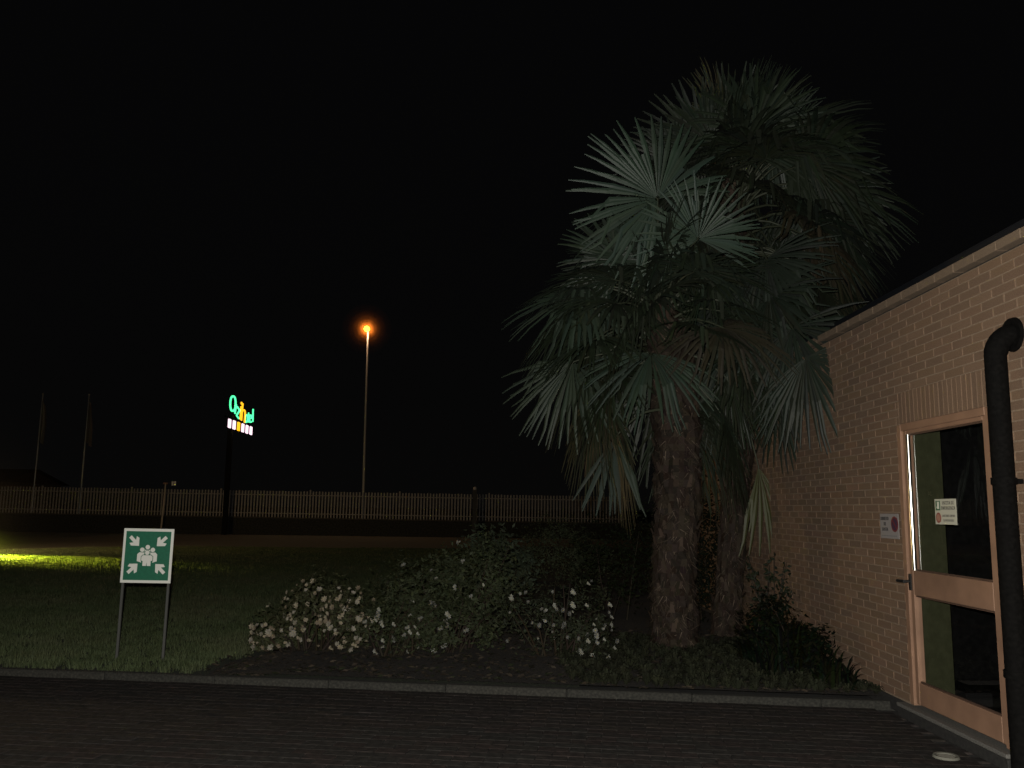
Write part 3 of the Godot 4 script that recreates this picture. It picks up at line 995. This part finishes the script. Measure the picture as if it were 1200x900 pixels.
func build_palms() -> void:
	var gloss := tinted(0.55, 0.45)
	gloss.backlight_enabled = true
	gloss.backlight = Color(0.12, 0.12, 0.08)
	var mats := [gloss, mat(lin(0.04, 0.047, 0.028), 0.6)]
	var o := thing("fan_palm", "shorter fan palm in front with a thick shaggy trunk", "palm tree", Vector3(1.76, 0.03, -9.38), "fan palms by the building")
	shaggy_trunk(o, [Vector3(0, -0.05, 0), Vector3(-0.02, 0.6, 0), Vector3(0.04, 1.5, 0), Vector3(0.04, 2.4, 0.02), Vector3(-0.05, 3.3, 0.06), Vector3(-0.15, 3.75, 0.08)], [0.27, 0.25, 0.255, 0.28, 0.27, 0.12], 71)
	var top := Vector3(-0.17, 3.78, 0.08)
	crown(o, top, 0.85, 62, 0.78, Color(0.027, 0.039, 0.026), mats, 0.4)
	var pale := Color(0.032, 0.051, 0.036)
	# the pale open fan towards the viewer, one below it, and the low hanging ones at the left
	frond(o, top + Vector3(0, 0, 0.1), Vector3(-0.27, 4.68, 0.78), Vector3(-0.6, 0.55, 0.12), Vector3(0.15, -0.1, 1).normalized(), 0.98, 2.2, 0.1, pale, mats)
	frond(o, top + Vector3(0.05, -0.1, 0.1), Vector3(0.12, 4.22, 0.88), Vector3(-0.1, 0.75, 0.3), Vector3(0.0, -0.25, 1).normalized(), 0.72, 2.1, 0.12, pale, mats)
	frond(o, Vector3(-0.1, 2.55, 0.15), Vector3(-0.68, 2.22, 0.35), Vector3(-0.1, -1, 0.1), Vector3(-0.1, 0.1, 1).normalized(), 0.8, 0.55, 0.02, Color(0.021, 0.031, 0.023), mats)
	frond(o, Vector3(-0.15, 3.0, 0.1), Vector3(-1.1, 3.05, 0.2), Vector3(-0.45, -0.9, 0.05), Vector3(-0.5, 0.25, 1).normalized(), 0.9, 1.3, 0.1, Color(0.03, 0.042, 0.028), mats)
	frond(o, Vector3(-0.15, 3.2, 0.1), Vector3(-1.0, 3.75, 0.3), Vector3(-0.85, -0.25, 0.1), Vector3(-0.1, 0.8, 0.6).normalized(), 0.88, 1.9, 0.25, Color(0.03, 0.044, 0.03), mats)
	frond(o, Vector3(-0.1, 2.9, 0.2), Vector3(-0.35, 3.05, 0.75), Vector3(-0.25, -0.8, 0.5), Vector3(-0.1, 0.6, 0.8).normalized(), 0.8, 1.6, 0.2, Color(0.026, 0.04, 0.027), mats)
	var p2 := thing("fan_palm", "taller fan palm behind with a slimmer leaning trunk", "palm tree", Vector3(2.53, 0.03, -10.39), "fan palms by the building")
	shaggy_trunk(p2, [Vector3(0, -0.05, 0), Vector3(0.08, 0.9, 0), Vector3(0.22, 2.2, 0), Vector3(0.2, 3.9, 0.1), Vector3(0.14, 5.1, 0.15), Vector3(0.12, 5.6, 0.2)], [0.19, 0.17, 0.19, 0.2, 0.19, 0.1], 72)
	crown(p2, Vector3(0.22, 5.45, 0.2), 1.2, 80, 0.96, Color(0.029, 0.04, 0.028), mats, 1.9)
	# darker older leaves on the side of the building
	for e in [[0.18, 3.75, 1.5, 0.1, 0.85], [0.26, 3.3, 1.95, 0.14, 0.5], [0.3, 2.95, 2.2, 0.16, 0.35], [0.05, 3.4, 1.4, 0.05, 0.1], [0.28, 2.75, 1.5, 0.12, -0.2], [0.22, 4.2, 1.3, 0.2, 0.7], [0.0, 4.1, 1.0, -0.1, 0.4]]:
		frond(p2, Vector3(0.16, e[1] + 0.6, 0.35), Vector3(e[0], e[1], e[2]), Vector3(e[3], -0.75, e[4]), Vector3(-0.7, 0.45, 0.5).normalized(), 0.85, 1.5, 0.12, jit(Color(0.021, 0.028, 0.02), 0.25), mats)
	for e in [[0.8, 3.95, 0.6, 0.55, -0.75], [0.85, 4.4, 0.3, 0.65, -0.6], [0.9, 3.85, 0.1, 0.55, -0.75], [0.45, 3.75, 0.75, 0.25, -0.9], [0.6, 4.2, 0.9, 0.3, -0.8]]:
		frond(p2, Vector3(0.2, e[1] + 0.3, 0.2), Vector3(e[0], e[1], e[2]), Vector3(e[3], e[4], 0.15), Vector3(0.55, 0.8, 0.15).normalized(), 0.85, 1.6, 0.4, jit(Color(0.02, 0.027, 0.018), 0.2), mats)
	# dead yellowed leaf hanging from the taller palm on a long thin stalk
	frond(p2, Vector3(0.1, 2.75, 0.35), Vector3(0.3, 1.98, 0.5), Vector3(0.12, -1, 0.05), Vector3(0.2, 0.1, 1).normalized(), 0.98, 0.5, 0.02, Color(0.052, 0.055, 0.02), mats)
	frond(p2, Vector3(0.3, 3.1, 0.2), Vector3(0.75, 2.95, 0.3), Vector3(0.6, -0.75, 0.0), Vector3(0.7, 0.4, 0.6).normalized(), 0.8, 0.5, 0.15, Color(0.02, 0.025, 0.015), mats)

# ------------------------------------------------------------------ shrubs
func blossom_mesh(c: Color) -> Mesh:
	var b := MB.new()
	for k in 4:
		var o := Vector3(rng.randf_range(-0.025, 0.025), rng.randf_range(-0.025, 0.025), rng.randf_range(-0.01, 0.015)) * (0.0 if k == 0 else 1.0)
		var tip := Basis(Vector3(rng.randf_range(-1, 1), rng.randf_range(-1, 1), 0.01).normalized(), rng.randf_range(0, 0.7))
		for i in 5:
			var a := TAU * i / 5.0 + k
			var d := tip * Vector3(cos(a), sin(a), 0.35)
			var s := tip * Vector3(-sin(a), cos(a), 0) * 0.0085
			b.col = jit(c, 0.12)
			b.tri(o, o + d * 0.015 + s, o + d * 0.026)
			b.tri(o, o + d * 0.026, o + d * 0.015 - s)
		b.col = Color(0.45, 0.36, 0.1)
		b.tri(o + Vector3(-0.004, -0.003, 0.006), o + Vector3(0, 0.005, 0.008), o + Vector3(0.004, -0.003, 0.006))
	b.col = Color.WHITE
	return b.done()

# lobes: [centre, radii] relative to the shrub's foot
func shrub(called: String, label: String, at: Vector3, lobes: Array, leaves: int, size: float, c: Color, stems: int, flowers := 0, petals := [], low := 0.0, group := "", category := "shrub") -> Node3D:
	var o := thing(called, label, category, at, group)
	var m := tinted(0.7, 0.12 if c.g < 0.02 else 0.3)
	m.backlight_enabled = true
	m.backlight = Color(0.1, 0.1, 0.06)
	var b := MB.new()
	var total := 0.0
	for l in lobes: total += l[1].x * l[1].y + l[1].y * l[1].z
	for l in lobes:
		var share := int(leaves * (l[1].x * l[1].y + l[1].y * l[1].z) / total)
		var twigs := []
		for k in maxi(6, share / 14):
			var d := Vector3(rng.randfn(), rng.randfn() * 0.9 + 0.25, rng.randfn()).normalized()
			twigs.append(l[0] + d * l[1] * pow(rng.randf_range(0.15, 1.0), 0.45) * rng.randf_range(0.9, 1.12))
		for k in share:
			var t: Vector3 = twigs[rng.randi() % twigs.size()]
			var p := t + Vector3(rng.randfn(), rng.randfn(), rng.randfn()) * size * 0.85
			if p.y < low: p.y = low + rng.randf() * 0.08
			var out: Vector3 = ((p - l[0]) / l[1] + Vector3(rng.randf_range(-0.8, 0.8), rng.randf_range(0, 0.9), rng.randf_range(-0.8, 0.8))).normalized()
			leaf(b, p, out, size * rng.randf_range(0.7, 1.25), size * rng.randf_range(0.32, 0.5), jit(c, 0.35))
	part("foliage", b.done(), m, o)
	b = MB.new()
	for k in stems:
		var l = lobes[k % lobes.size()]
		var e: Vector3 = l[0] + Vector3(rng.randf_range(-0.7, 0.7), rng.randf_range(-0.2, 0.8), rng.randf_range(-0.7, 0.7)) * l[1]
		var s := Vector3(rng.randf_range(-0.12, 0.12), -0.05, rng.randf_range(-0.08, 0.08)) + Vector3(l[0].x, 0, l[0].z) * 0.4
		b.col = jit(Color(0.03, 0.024, 0.018), 0.2)
		b.tube([s, s.lerp(e, 0.5) + Vector3(rng.randf_range(-0.06, 0.06), 0.06, 0), e], [0.014, 0.009, 0.004], 5)
	part("stem", b.done(), tinted(0.9, 0.2), o)
	if flowers:
		var kinds := []
		for p in petals: kinds.append(blossom_mesh(p))
		var fm := tinted(0.7, 0.3)
		fm.backlight_enabled = true
		fm.backlight = Color(0.3, 0.3, 0.28)
		for k in flowers:
			var l = lobes[k % lobes.size()]
			var d := Vector3(rng.randfn(), rng.randfn() * 0.75 + 0.05, absf(rng.randfn()) * 0.9 + 0.3).normalized()
			var p: Vector3 = l[0] + d * l[1] * rng.randf_range(0.92, 1.1)
			if p.y < 0.06: p.y = 0.06 + rng.randf() * 0.3
			var z := (d + Vector3(0, 0.3, 0.5) + Vector3(rng.randf_range(-0.5, 0.5), rng.randf_range(-0.4, 0.4), 0)).normalized()
			part("flower", kinds[rng.randi() % kinds.size()], fm, o, Transform3D(Basis.looking_at(-z, Vector3.UP).scaled(Vector3.ONE * rng.randf_range(0.42, 0.92)), p))
	return o

func strap_plant(called: String, label: String, at: Vector3, count: int, reach: float, high: float, c: Color, spread: Vector3, category := "plant") -> void:
	var o := thing(called, label, category, at)
	var b := MB.new()
	for i in count:
		var s := Vector3(rng.randf_range(-1, 1) * spread.x, 0, rng.randf_range(-1, 1) * spread.z)
		var a := rng.randf() * TAU
		var d := Vector3(cos(a), 0, sin(a))
		var r := reach * rng.randf_range(0.5, 1.15)
		var h := high * rng.randf_range(0.6, 1.15) * (1.0 - 0.5 * absf(s.x) / maxf(spread.x, 0.01))
		var w := Vector3(-d.z, 0, d.x) * rng.randf_range(0.008, 0.016)
		b.col = jit(c, 0.4)
		var prev := s
		var pw := w
		for k in 5:
			var t := (k + 1) / 5.0
			var p := s + d * r * t * t * 0.9 + Vector3(0, h * (1.9 * t - 1.05 * t * t), 0)
			var nw := w * (1.0 - t * t * 0.97)
			b.quad(prev - pw, prev + pw, p + nw, p - nw)
			prev = p; pw = nw
	part("leaf_blades", b.done(), tinted(0.8, 0.12), o)

func build_shrubs() -> void:
	var cream := [Color(0.25, 0.215, 0.16), Color(0.24, 0.22, 0.185), Color(0.15, 0.12, 0.085)]
	var white := [Color(0.24, 0.24, 0.21), Color(0.17, 0.17, 0.155), Color(0.11, 0.11, 0.1)]
	var g := "flowering shrubs at the front of the bed"
	shrub("flowering_shrub", "leftmost flowering shrub, low and thick with cream white blooms", Vector3(-1.95, 0.05, -8.95), [[Vector3(-0.38, 0.2, 0), Vector3(0.28, 0.26, 0.25)], [Vector3(0.02, 0.38, -0.05), Vector3(0.36, 0.38, 0.3)], [Vector3(0.34, 0.32, 0), Vector3(0.32, 0.34, 0.28)]], 2600, 0.055, Color(0.042, 0.044, 0.022), 16, 150, cream, 0.03, g)
	shrub("flowering_shrub", "tall green shrub in the middle of the bed with few blooms", Vector3(-0.62, 0.05, -9.05), [[Vector3(-0.3, 0.55, -0.1), Vector3(0.5, 0.42, 0.4)], [Vector3(0.28, 0.68, -0.2), Vector3(0.5, 0.5, 0.4)], [Vector3(0.1, 0.3, 0.1), Vector3(0.55, 0.3, 0.35)]], 5200, 0.06, Color(0.03, 0.036, 0.018), 22, 14, white, 0.03, g)
	shrub("flowering_shrub", "sparse green shrub with scattered white blooms left of the middle", Vector3(-1.15, 0.05, -8.75), [[Vector3(-0.05, 0.32, 0), Vector3(0.36, 0.28, 0.26)], [Vector3(0.3, 0.3, 0.05), Vector3(0.3, 0.28, 0.24)]], 1700, 0.05, Color(0.03, 0.036, 0.018), 10, 26, white, 0.03, g)
	shrub("flowering_shrub", "rightmost flowering shrub with small white blooms beside the thick palm trunk", Vector3(0.5, 0.05, -8.75), [[Vector3(-0.25, 0.4, 0), Vector3(0.35, 0.33, 0.3)], [Vector3(0.15, 0.42, -0.05), Vector3(0.36, 0.4, 0.32)], [Vector3(0.32, 0.22, 0.1), Vector3(0.26, 0.22, 0.25)]], 2400, 0.045, Color(0.024, 0.028, 0.016), 14, 56, white, 0.03, g)
	shrub("broadleaf_shrub", "upright broad leaved shrub between the lawn and the round bush", Vector3(-0.28, 0.04, -13.6), [[Vector3(0, 0.7, 0), Vector3(0.45, 0.52, 0.4)], [Vector3(0.35, 0.45, 0), Vector3(0.4, 0.4, 0.4)]], 1500, 0.11, Color(0.055, 0.07, 0.045), 12)
	shrub("round_bush", "large dark rounded bush in front of the fence", Vector3(0.95, 0.04, -16.5), [[Vector3(0, 0.72, 0), Vector3(0.78, 0.68, 0.7)], [Vector3(0.5, 0.55, 0.1), Vector3(0.6, 0.5, 0.6)]], 5200, 0.055, Color(0.05, 0.06, 0.034), 4)
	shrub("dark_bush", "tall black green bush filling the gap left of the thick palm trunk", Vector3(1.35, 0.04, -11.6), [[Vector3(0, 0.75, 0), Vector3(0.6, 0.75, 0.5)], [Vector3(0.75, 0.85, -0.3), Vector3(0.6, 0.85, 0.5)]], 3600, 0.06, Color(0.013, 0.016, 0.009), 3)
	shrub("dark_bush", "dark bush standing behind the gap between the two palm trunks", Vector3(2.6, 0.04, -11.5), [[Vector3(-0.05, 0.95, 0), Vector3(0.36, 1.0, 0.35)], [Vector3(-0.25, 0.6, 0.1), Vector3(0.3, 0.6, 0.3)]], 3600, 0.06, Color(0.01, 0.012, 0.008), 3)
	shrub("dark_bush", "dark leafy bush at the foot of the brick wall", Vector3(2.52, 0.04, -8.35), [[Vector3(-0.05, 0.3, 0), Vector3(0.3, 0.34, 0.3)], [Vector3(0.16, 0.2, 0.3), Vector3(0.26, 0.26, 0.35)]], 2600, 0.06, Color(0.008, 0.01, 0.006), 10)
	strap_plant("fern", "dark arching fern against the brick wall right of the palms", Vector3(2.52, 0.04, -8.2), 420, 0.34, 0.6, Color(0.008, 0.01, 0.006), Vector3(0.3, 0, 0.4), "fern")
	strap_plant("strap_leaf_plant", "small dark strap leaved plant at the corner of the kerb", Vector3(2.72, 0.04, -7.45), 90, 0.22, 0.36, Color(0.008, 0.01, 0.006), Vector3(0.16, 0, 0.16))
	# thin twiggy shrub with sparse leaves
	var o := thing("twiggy_shrub", "thin twiggy shrub with sparse dark leaves against the brick wall", "shrub", Vector3(2.72, 0.04, -9.3))
	var b := MB.new()
	var lv := MB.new()
	for k in 9:
		var e := Vector3(rng.randf_range(-0.28, 0.34), rng.randf_range(0.7, 1.12), rng.randf_range(-0.1, 0.25))
		var s := Vector3(rng.randf_range(-0.06, 0.06), -0.05, 0)
		var mid := s.lerp(e, 0.5) + Vector3(rng.randf_range(-0.06, 0.06), 0.05, 0)
		b.tube([s, mid, e], [0.009, 0.006, 0.003], 5)
		for i in 26:
			var t := rng.randf_range(0.35, 1.0)
			var p := s.lerp(mid, t * 2.0) if t < 0.5 else mid.lerp(e, t * 2.0 - 1.0)
			leaf(lv, p + Vector3(rng.randfn(), rng.randfn(), rng.randfn()) * 0.025, Vector3(rng.randf_range(-1, 1), 0.5, 1).normalized(), 0.055, 0.03, jit(Color(0.014, 0.018, 0.01), 0.3))
	part("stem", b.done(), mat(lin(0.02, 0.016, 0.012), 0.9), o)
	part("foliage", lv.done(), tinted(0.6, 0.3), o)

# ------------------------------------------------------------------ lamps
func build_lamps() -> void:
	# sodium street lamp
	var o := thing("street_lamp", "tall thin street lamp with a glowing orange head behind the fence", "street lamp", Vector3(-7.85, 0, -46.5))
	var steel := mat(lin(0.32, 0.3, 0.28), 0.55, 0.3)
	var b := MB.new()
	b.tube([Vector3(0, -0.05, 0), Vector3(-0.01, 1.4, 0), Vector3(-0.06, 6.5, 0), Vector3(-0.1, 11.02, 0)], [0.085, 0.08, 0.06, 0.045], 12)
	part("pole", b.done(), steel, o)
	b = MB.new()
	b.tube([Vector3(-0.1, 11.0, 0), Vector3(-0.1, 11.09, 0.03), Vector3(-0.1, 11.12, 0.12), Vector3(-0.1, 11.12, 0.2)], [0.04, 0.035, 0.03, 0.05], 8)
	var head := part("lamp_head", b.done(), steel, o)
	var s := SphereMesh.new(); s.radius = 0.16; s.height = 0.32; s.radial_segments = 24; s.rings = 12
	part("lamp_bowl", s, glow(Color(1.0, 0.66, 0.2), 6.0), head, Transform3D(Basis(), Vector3(-0.1, 11.12, 0.36)))
	var l := OmniLight3D.new()
	l.name = "street_lamp_light"
	l.light_color = Color(1.0, 0.82, 0.64)
	l.light_energy = 8.0
	l.light_size = 0.12
	l.omni_range = 80.0
	l.omni_attenuation = 2.0
	l.shadow_enabled = true
	l.position = Vector3(-0.1, 11.12, 0.36)
	o.add_child(l)
	for e in [[0.55, 0.11], [0.8, 0.055], [1.1, 0.024], [1.5, 0.009], [2.0, 0.003], [2.7, 0.0008]]:
		mist("lamp_haze", o.position + l.position, Vector3.ONE * e[0], e[1], Color(1.0, 0.62, 0.26))

	# low floodlight on the lawn, just outside the picture at the left
	var f := thing("garden_floodlight", "garden floodlight on a short post at the left edge of the lawn", "floodlight", Vector3(-16.1, 0.0, -23.8))
	var aim := Vector3(1.0, -1.22, 0.5).normalized()
	var turn := Basis.looking_at(aim, Vector3.UP)
	b = MB.new()
	b.box(Vector3(0, 0.0, 0.1), Vector3(0.34, 0.24, 0.14), 0.02)
	part("housing", b.done(), mat(lin(0.03, 0.03, 0.03), 0.5, 0.4), f, Transform3D(turn, Vector3(0, 1.2, 0)))
	b = MB.new()
	b.box(Vector3(0, 0.0, 0.02), Vector3(0.28, 0.18, 0.01), 0.003)
	part("lamp_lens", b.done(), glow(Color(1.0, 0.9, 0.4), 3.0), f, Transform3D(turn, Vector3(0, 1.2, 0)))
	b = MB.new()
	b.tube([Vector3(-0.1, -0.1, 0), Vector3(-0.1, 1.2, 0)], [0.025, 0.025], 8)
	part("post", b.done(), mat(lin(0.03, 0.03, 0.03), 0.6), f)
	var sp := SpotLight3D.new()
	sp.name = "floodlight_light"
	sp.light_color = Color(0.95, 1.0, 0.24)
	sp.light_energy = 6500.0
	sp.light_size = 0.1
	sp.spot_angle = 43.0
	sp.spot_angle_attenuation = 1.0
	sp.spot_range = 90.0
	sp.spot_attenuation = 2.0
	sp.shadow_enabled = true
	sp.transform = Transform3D(turn, Vector3(0, 1.2, 0))
	f.add_child(sp)
	var spill := OmniLight3D.new()
	spill.name = "floodlight_spill"
	spill.light_color = Color(1.0, 0.84, 0.6)
	spill.light_energy = 32.0
	spill.light_size = 0.1
	spill.omni_range = 90.0
	spill.omni_attenuation = 2.0
	spill.shadow_enabled = true
	spill.position = Vector3(0, 1.2, 0) + turn * Vector3(0, 0, -0.06)
	f.add_child(spill)
	for e in [[1.3, 0.001], [1.7, 0.0008], [2.2, 0.0006], [2.8, 0.0004], [3.5, 0.0003], [4.3, 0.0002], [5.2, 0.00014], [6.2, 0.0001], [7.4, 0.00006]]:
		mist("floodlight_haze", f.position + Vector3(0.6, 0.7, 0), Vector3(e[0], e[0], e[0]), e[1])

func mist(called: String, at: Vector3, size: Vector3, density: float, tint := Color.WHITE) -> void:
	var v := FogVolume.new()
	v.name = numbered(called)
	v.shape = RenderingServer.FOG_VOLUME_SHAPE_ELLIPSOID
	v.size = size
	v.position = at
	var m := FogMaterial.new()
	m.density = density
	m.albedo = tint
	v.material = m
	v.set_meta("kind", "stuff")
	add_child(v)

# ------------------------------------------------------------------ signs
func build_signs() -> void:
	# assembly point sign on two posts
	var o := thing("assembly_point_sign", "green and white assembly point sign on two thin posts on the lawn", "sign", Vector3(-3.5, 0, -8.47))
	o.rotation = Vector3(0, 0.05, -0.008)
	var white := mat(lin(0.72, 0.72, 0.66), 0.6)
	var green := grained(lin(0.009, 0.145, 0.076), 0.5, 3.0, 0.12, 0.0, 0.02, 81)
	var b := MB.new()
	b.box(Vector3(0, 1.01, 0), Vector3(0.475, 0.515, 0.006), 0.002)
	part("panel", b.done(), white, o)
	b = MB.new()
	b.box(Vector3(0, 1.01, 0.0035), Vector3(0.425, 0.462, 0.003))
	part("green_field", b.done(), green, o)
	for s in [-1.0, 1.0]:
		b = MB.new()
		b.box(Vector3(s * 0.215, 0.6, -0.018), Vector3(0.024, 1.3, 0.024), 0.003)
		part("post", b.done(), mat(lin(0.07, 0.07, 0.064), 0.6, 0.2), o)
	var arrow := PackedVector2Array([Vector2(-0.016, -0.062), Vector2(0.016, -0.062), Vector2(0.016, 0.0), Vector2(0.046, -0.022), Vector2(0.053, 0.006), Vector2(0.0, 0.062), Vector2(-0.053, 0.006), Vector2(-0.046, -0.022), Vector2(-0.016, 0.0)])
	for e in [[-1, 1], [1, 1], [-1, -1], [1, -1]]:
		b = MB.new()
		b.plate(arrow, 0.005, 0.0062)
		var d := Vector2(-e[0], -e[1])
		part("arrow", b.done(), white, o, Transform3D(Basis(Vector3.BACK, atan2(d.y, d.x) - PI / 2), Vector3(e[0] * 0.128, 1.018 + e[1] * 0.128, 0)))
	b = MB.new()
	var dot := func(x: float, y: float, r: float, z: float):
		b.tube([Vector3(x, y, 0.005), Vector3(x, y, z)], [r, r], 18)
	dot.call(0, 1.092, 0.021, 0.0062)
	dot.call(-0.05, 1.066, 0.021, 0.0062)
	dot.call(0.05, 1.066, 0.021, 0.0062)
	for s in [-1.0, 1.0]:
		b.plate(PackedVector2Array([Vector2(s * 0.03, 1.04), Vector2(s * 0.075, 1.042), Vector2(s * 0.094, 1.024), Vector2(s * 0.094, 0.958), Vector2(s * 0.072, 0.952), Vector2(s * 0.03, 0.936)]), 0.005, 0.0062)
	b.plate(PackedVector2Array([Vector2(-0.026, 1.066), Vector2(0.026, 1.066), Vector2(0.028, 1.03), Vector2(-0.028, 1.03)]), 0.005, 0.0062)
	part("figures", b.done(), white, o)
	b = MB.new()
	b.tube([Vector3(0, 1.038, 0.0055), Vector3(0, 1.038, 0.0066)], [0.026, 0.026], 18)
	b.plate(PackedVector2Array([Vector2(-0.058, 1.004), Vector2(-0.04, 1.02), Vector2(0.04, 1.02), Vector2(0.058, 1.004), Vector2(0.058, 0.965), Vector2(0.044, 0.92), Vector2(-0.044, 0.92), Vector2(-0.058, 0.965)]), 0.0055, 0.0066)
	part("figure_outline", b.done(), green, o)
	b = MB.new()
	b.tube([Vector3(0, 1.038, 0.006), Vector3(0, 1.038, 0.0076)], [0.021, 0.021], 18)
	b.plate(PackedVector2Array([Vector2(-0.053, 1.0), Vector2(-0.038, 1.015), Vector2(0.038, 1.015), Vector2(0.053, 1.0), Vector2(0.053, 0.965), Vector2(0.038, 0.96), Vector2(0.038, 0.914), Vector2(0.004, 0.914), Vector2(0.0, 0.95), Vector2(-0.004, 0.914), Vector2(-0.038, 0.914), Vector2(-0.038, 0.96), Vector2(-0.053, 0.965)]), 0.006, 0.0076)
	part("front_figure", b.done(), white, o)

	# hotel pylon sign, turned so that its right end lies farther away
	var h := thing("hotel_pylon_sign", "lit hotel sign with green and yellow letters on a dark pole", "sign", Vector3(-14.75, 0, -45.2))
	b = MB.new()
	b.box(Vector3(0, 3.1, 0), Vector3(0.24, 6.2, 0.24), 0.02)
	part("pole", b.done(), mat(lin(0.007, 0.007, 0.007), 0.9, 0.0, 0.2), h)
	var face := Node3D.new(); face.name = "sign_face"; h.add_child(face)
	face.position = Vector3(0.5, 6.3, -0.1)
	face.rotation.y = deg_to_rad(92.0)
	const W := 4.9
	b = MB.new()
	for y in [-0.86, -0.4, 0.2]:
		b.box(Vector3(0, y, -0.1), Vector3(W + 0.1, 0.07, 0.07), 0.01)
	part("support_rail", b.done(), mat(lin(0.003, 0.003, 0.003), 0.9, 0.0, 0.1), face)
	var g1 := glow(Color(0.3, 1.0, 0.66), 1.6)
	var y1 := glow(Color(1.0, 0.7, 0.08), 1.6)
	var wh := glow(Color(1.0, 0.86, 0.92), 1.5)
	# letter, place along the face, height of its foot, size, turn, material
	var letters := [["O", -1.65, 0.3, 1.05, 0.1, g1], ["r", -1.02, 0.22, 0.85, -0.3, g1], ["z", -0.62, 0.1, 0.85, -0.25, g1], ["i", -0.14, 0.05, 1.15, -0.05, y1], ["h", 0.38, 0.0, 1.1, -0.08, y1], ["o", 0.96, 0.0, 0.75, 0.0, g1], ["t", 1.4, 0.06, 0.72, 0.08, g1], ["e", 1.82, 0.1, 0.72, 0.1, g1], ["l", 2.28, 0.18, 0.85, 0.1, g1]]
	for e in letters:
		part("letter", text(e[0], e[3] * 1.12, 0.05, false), e[5], face, Transform3D(Basis(Vector3.BACK, e[4]).scaled_local(Vector3(1.5, 1, 1)), Vector3(e[1], e[2] + e[3] * 0.4 - 0.4, 0.0)))
	for k in 6:
		b = MB.new()
		b.box(Vector3(-W / 2 + 0.41 + k * 0.816, -0.72, 0.0), Vector3(0.45, 0.46, 0.06), 0.028)
		part("light_panel", b.done(), y1 if k == 2 else wh, face)

# ------------------------------------------------------------------ small things
func build_small() -> void:
	var o := thing("drain_cover", "small round drain cover with a pale rim on the paving by the door", "drain cover", Vector3(2.74, 0, -5.66))
	var b := MB.new()
	var ring := []
	for k in 24:
		var a := TAU * k / 24
		ring.append(Vector3(cos(a), 0, sin(a)))
	for k in 24:
		var p: Vector3 = ring[k]; var q: Vector3 = ring[(k + 1) % 24]
		b.quad(p * 0.08, q * 0.08, q * 0.074 + Vector3.UP * 0.014, p * 0.074 + Vector3.UP * 0.014)
		b.quad(p * 0.074 + Vector3.UP * 0.014, q * 0.074 + Vector3.UP * 0.014, q * 0.058 + Vector3.UP * 0.012, p * 0.058 + Vector3.UP * 0.012)
		b.quad(p * 0.058 + Vector3.UP * 0.012, q * 0.058 + Vector3.UP * 0.012, q * 0.056 + Vector3.UP * 0.004, p * 0.056 + Vector3.UP * 0.004)
	part("rim", b.done(), mat(lin(0.15, 0.145, 0.12), 0.7, 0.0, 0.3), o)
	b = MB.new()
	b.tube([Vector3(0, 0.001, 0), Vector3(0, 0.0055, 0)], [0.057, 0.057], 24)
	for k in 5: b.box(Vector3(0, 0.008, -0.036 + k * 0.018), Vector3(0.085 if k % 4 else 0.06, 0.005, 0.007))
	part("lid", b.done(), mat(lin(0.12, 0.11, 0.09), 0.6), o)
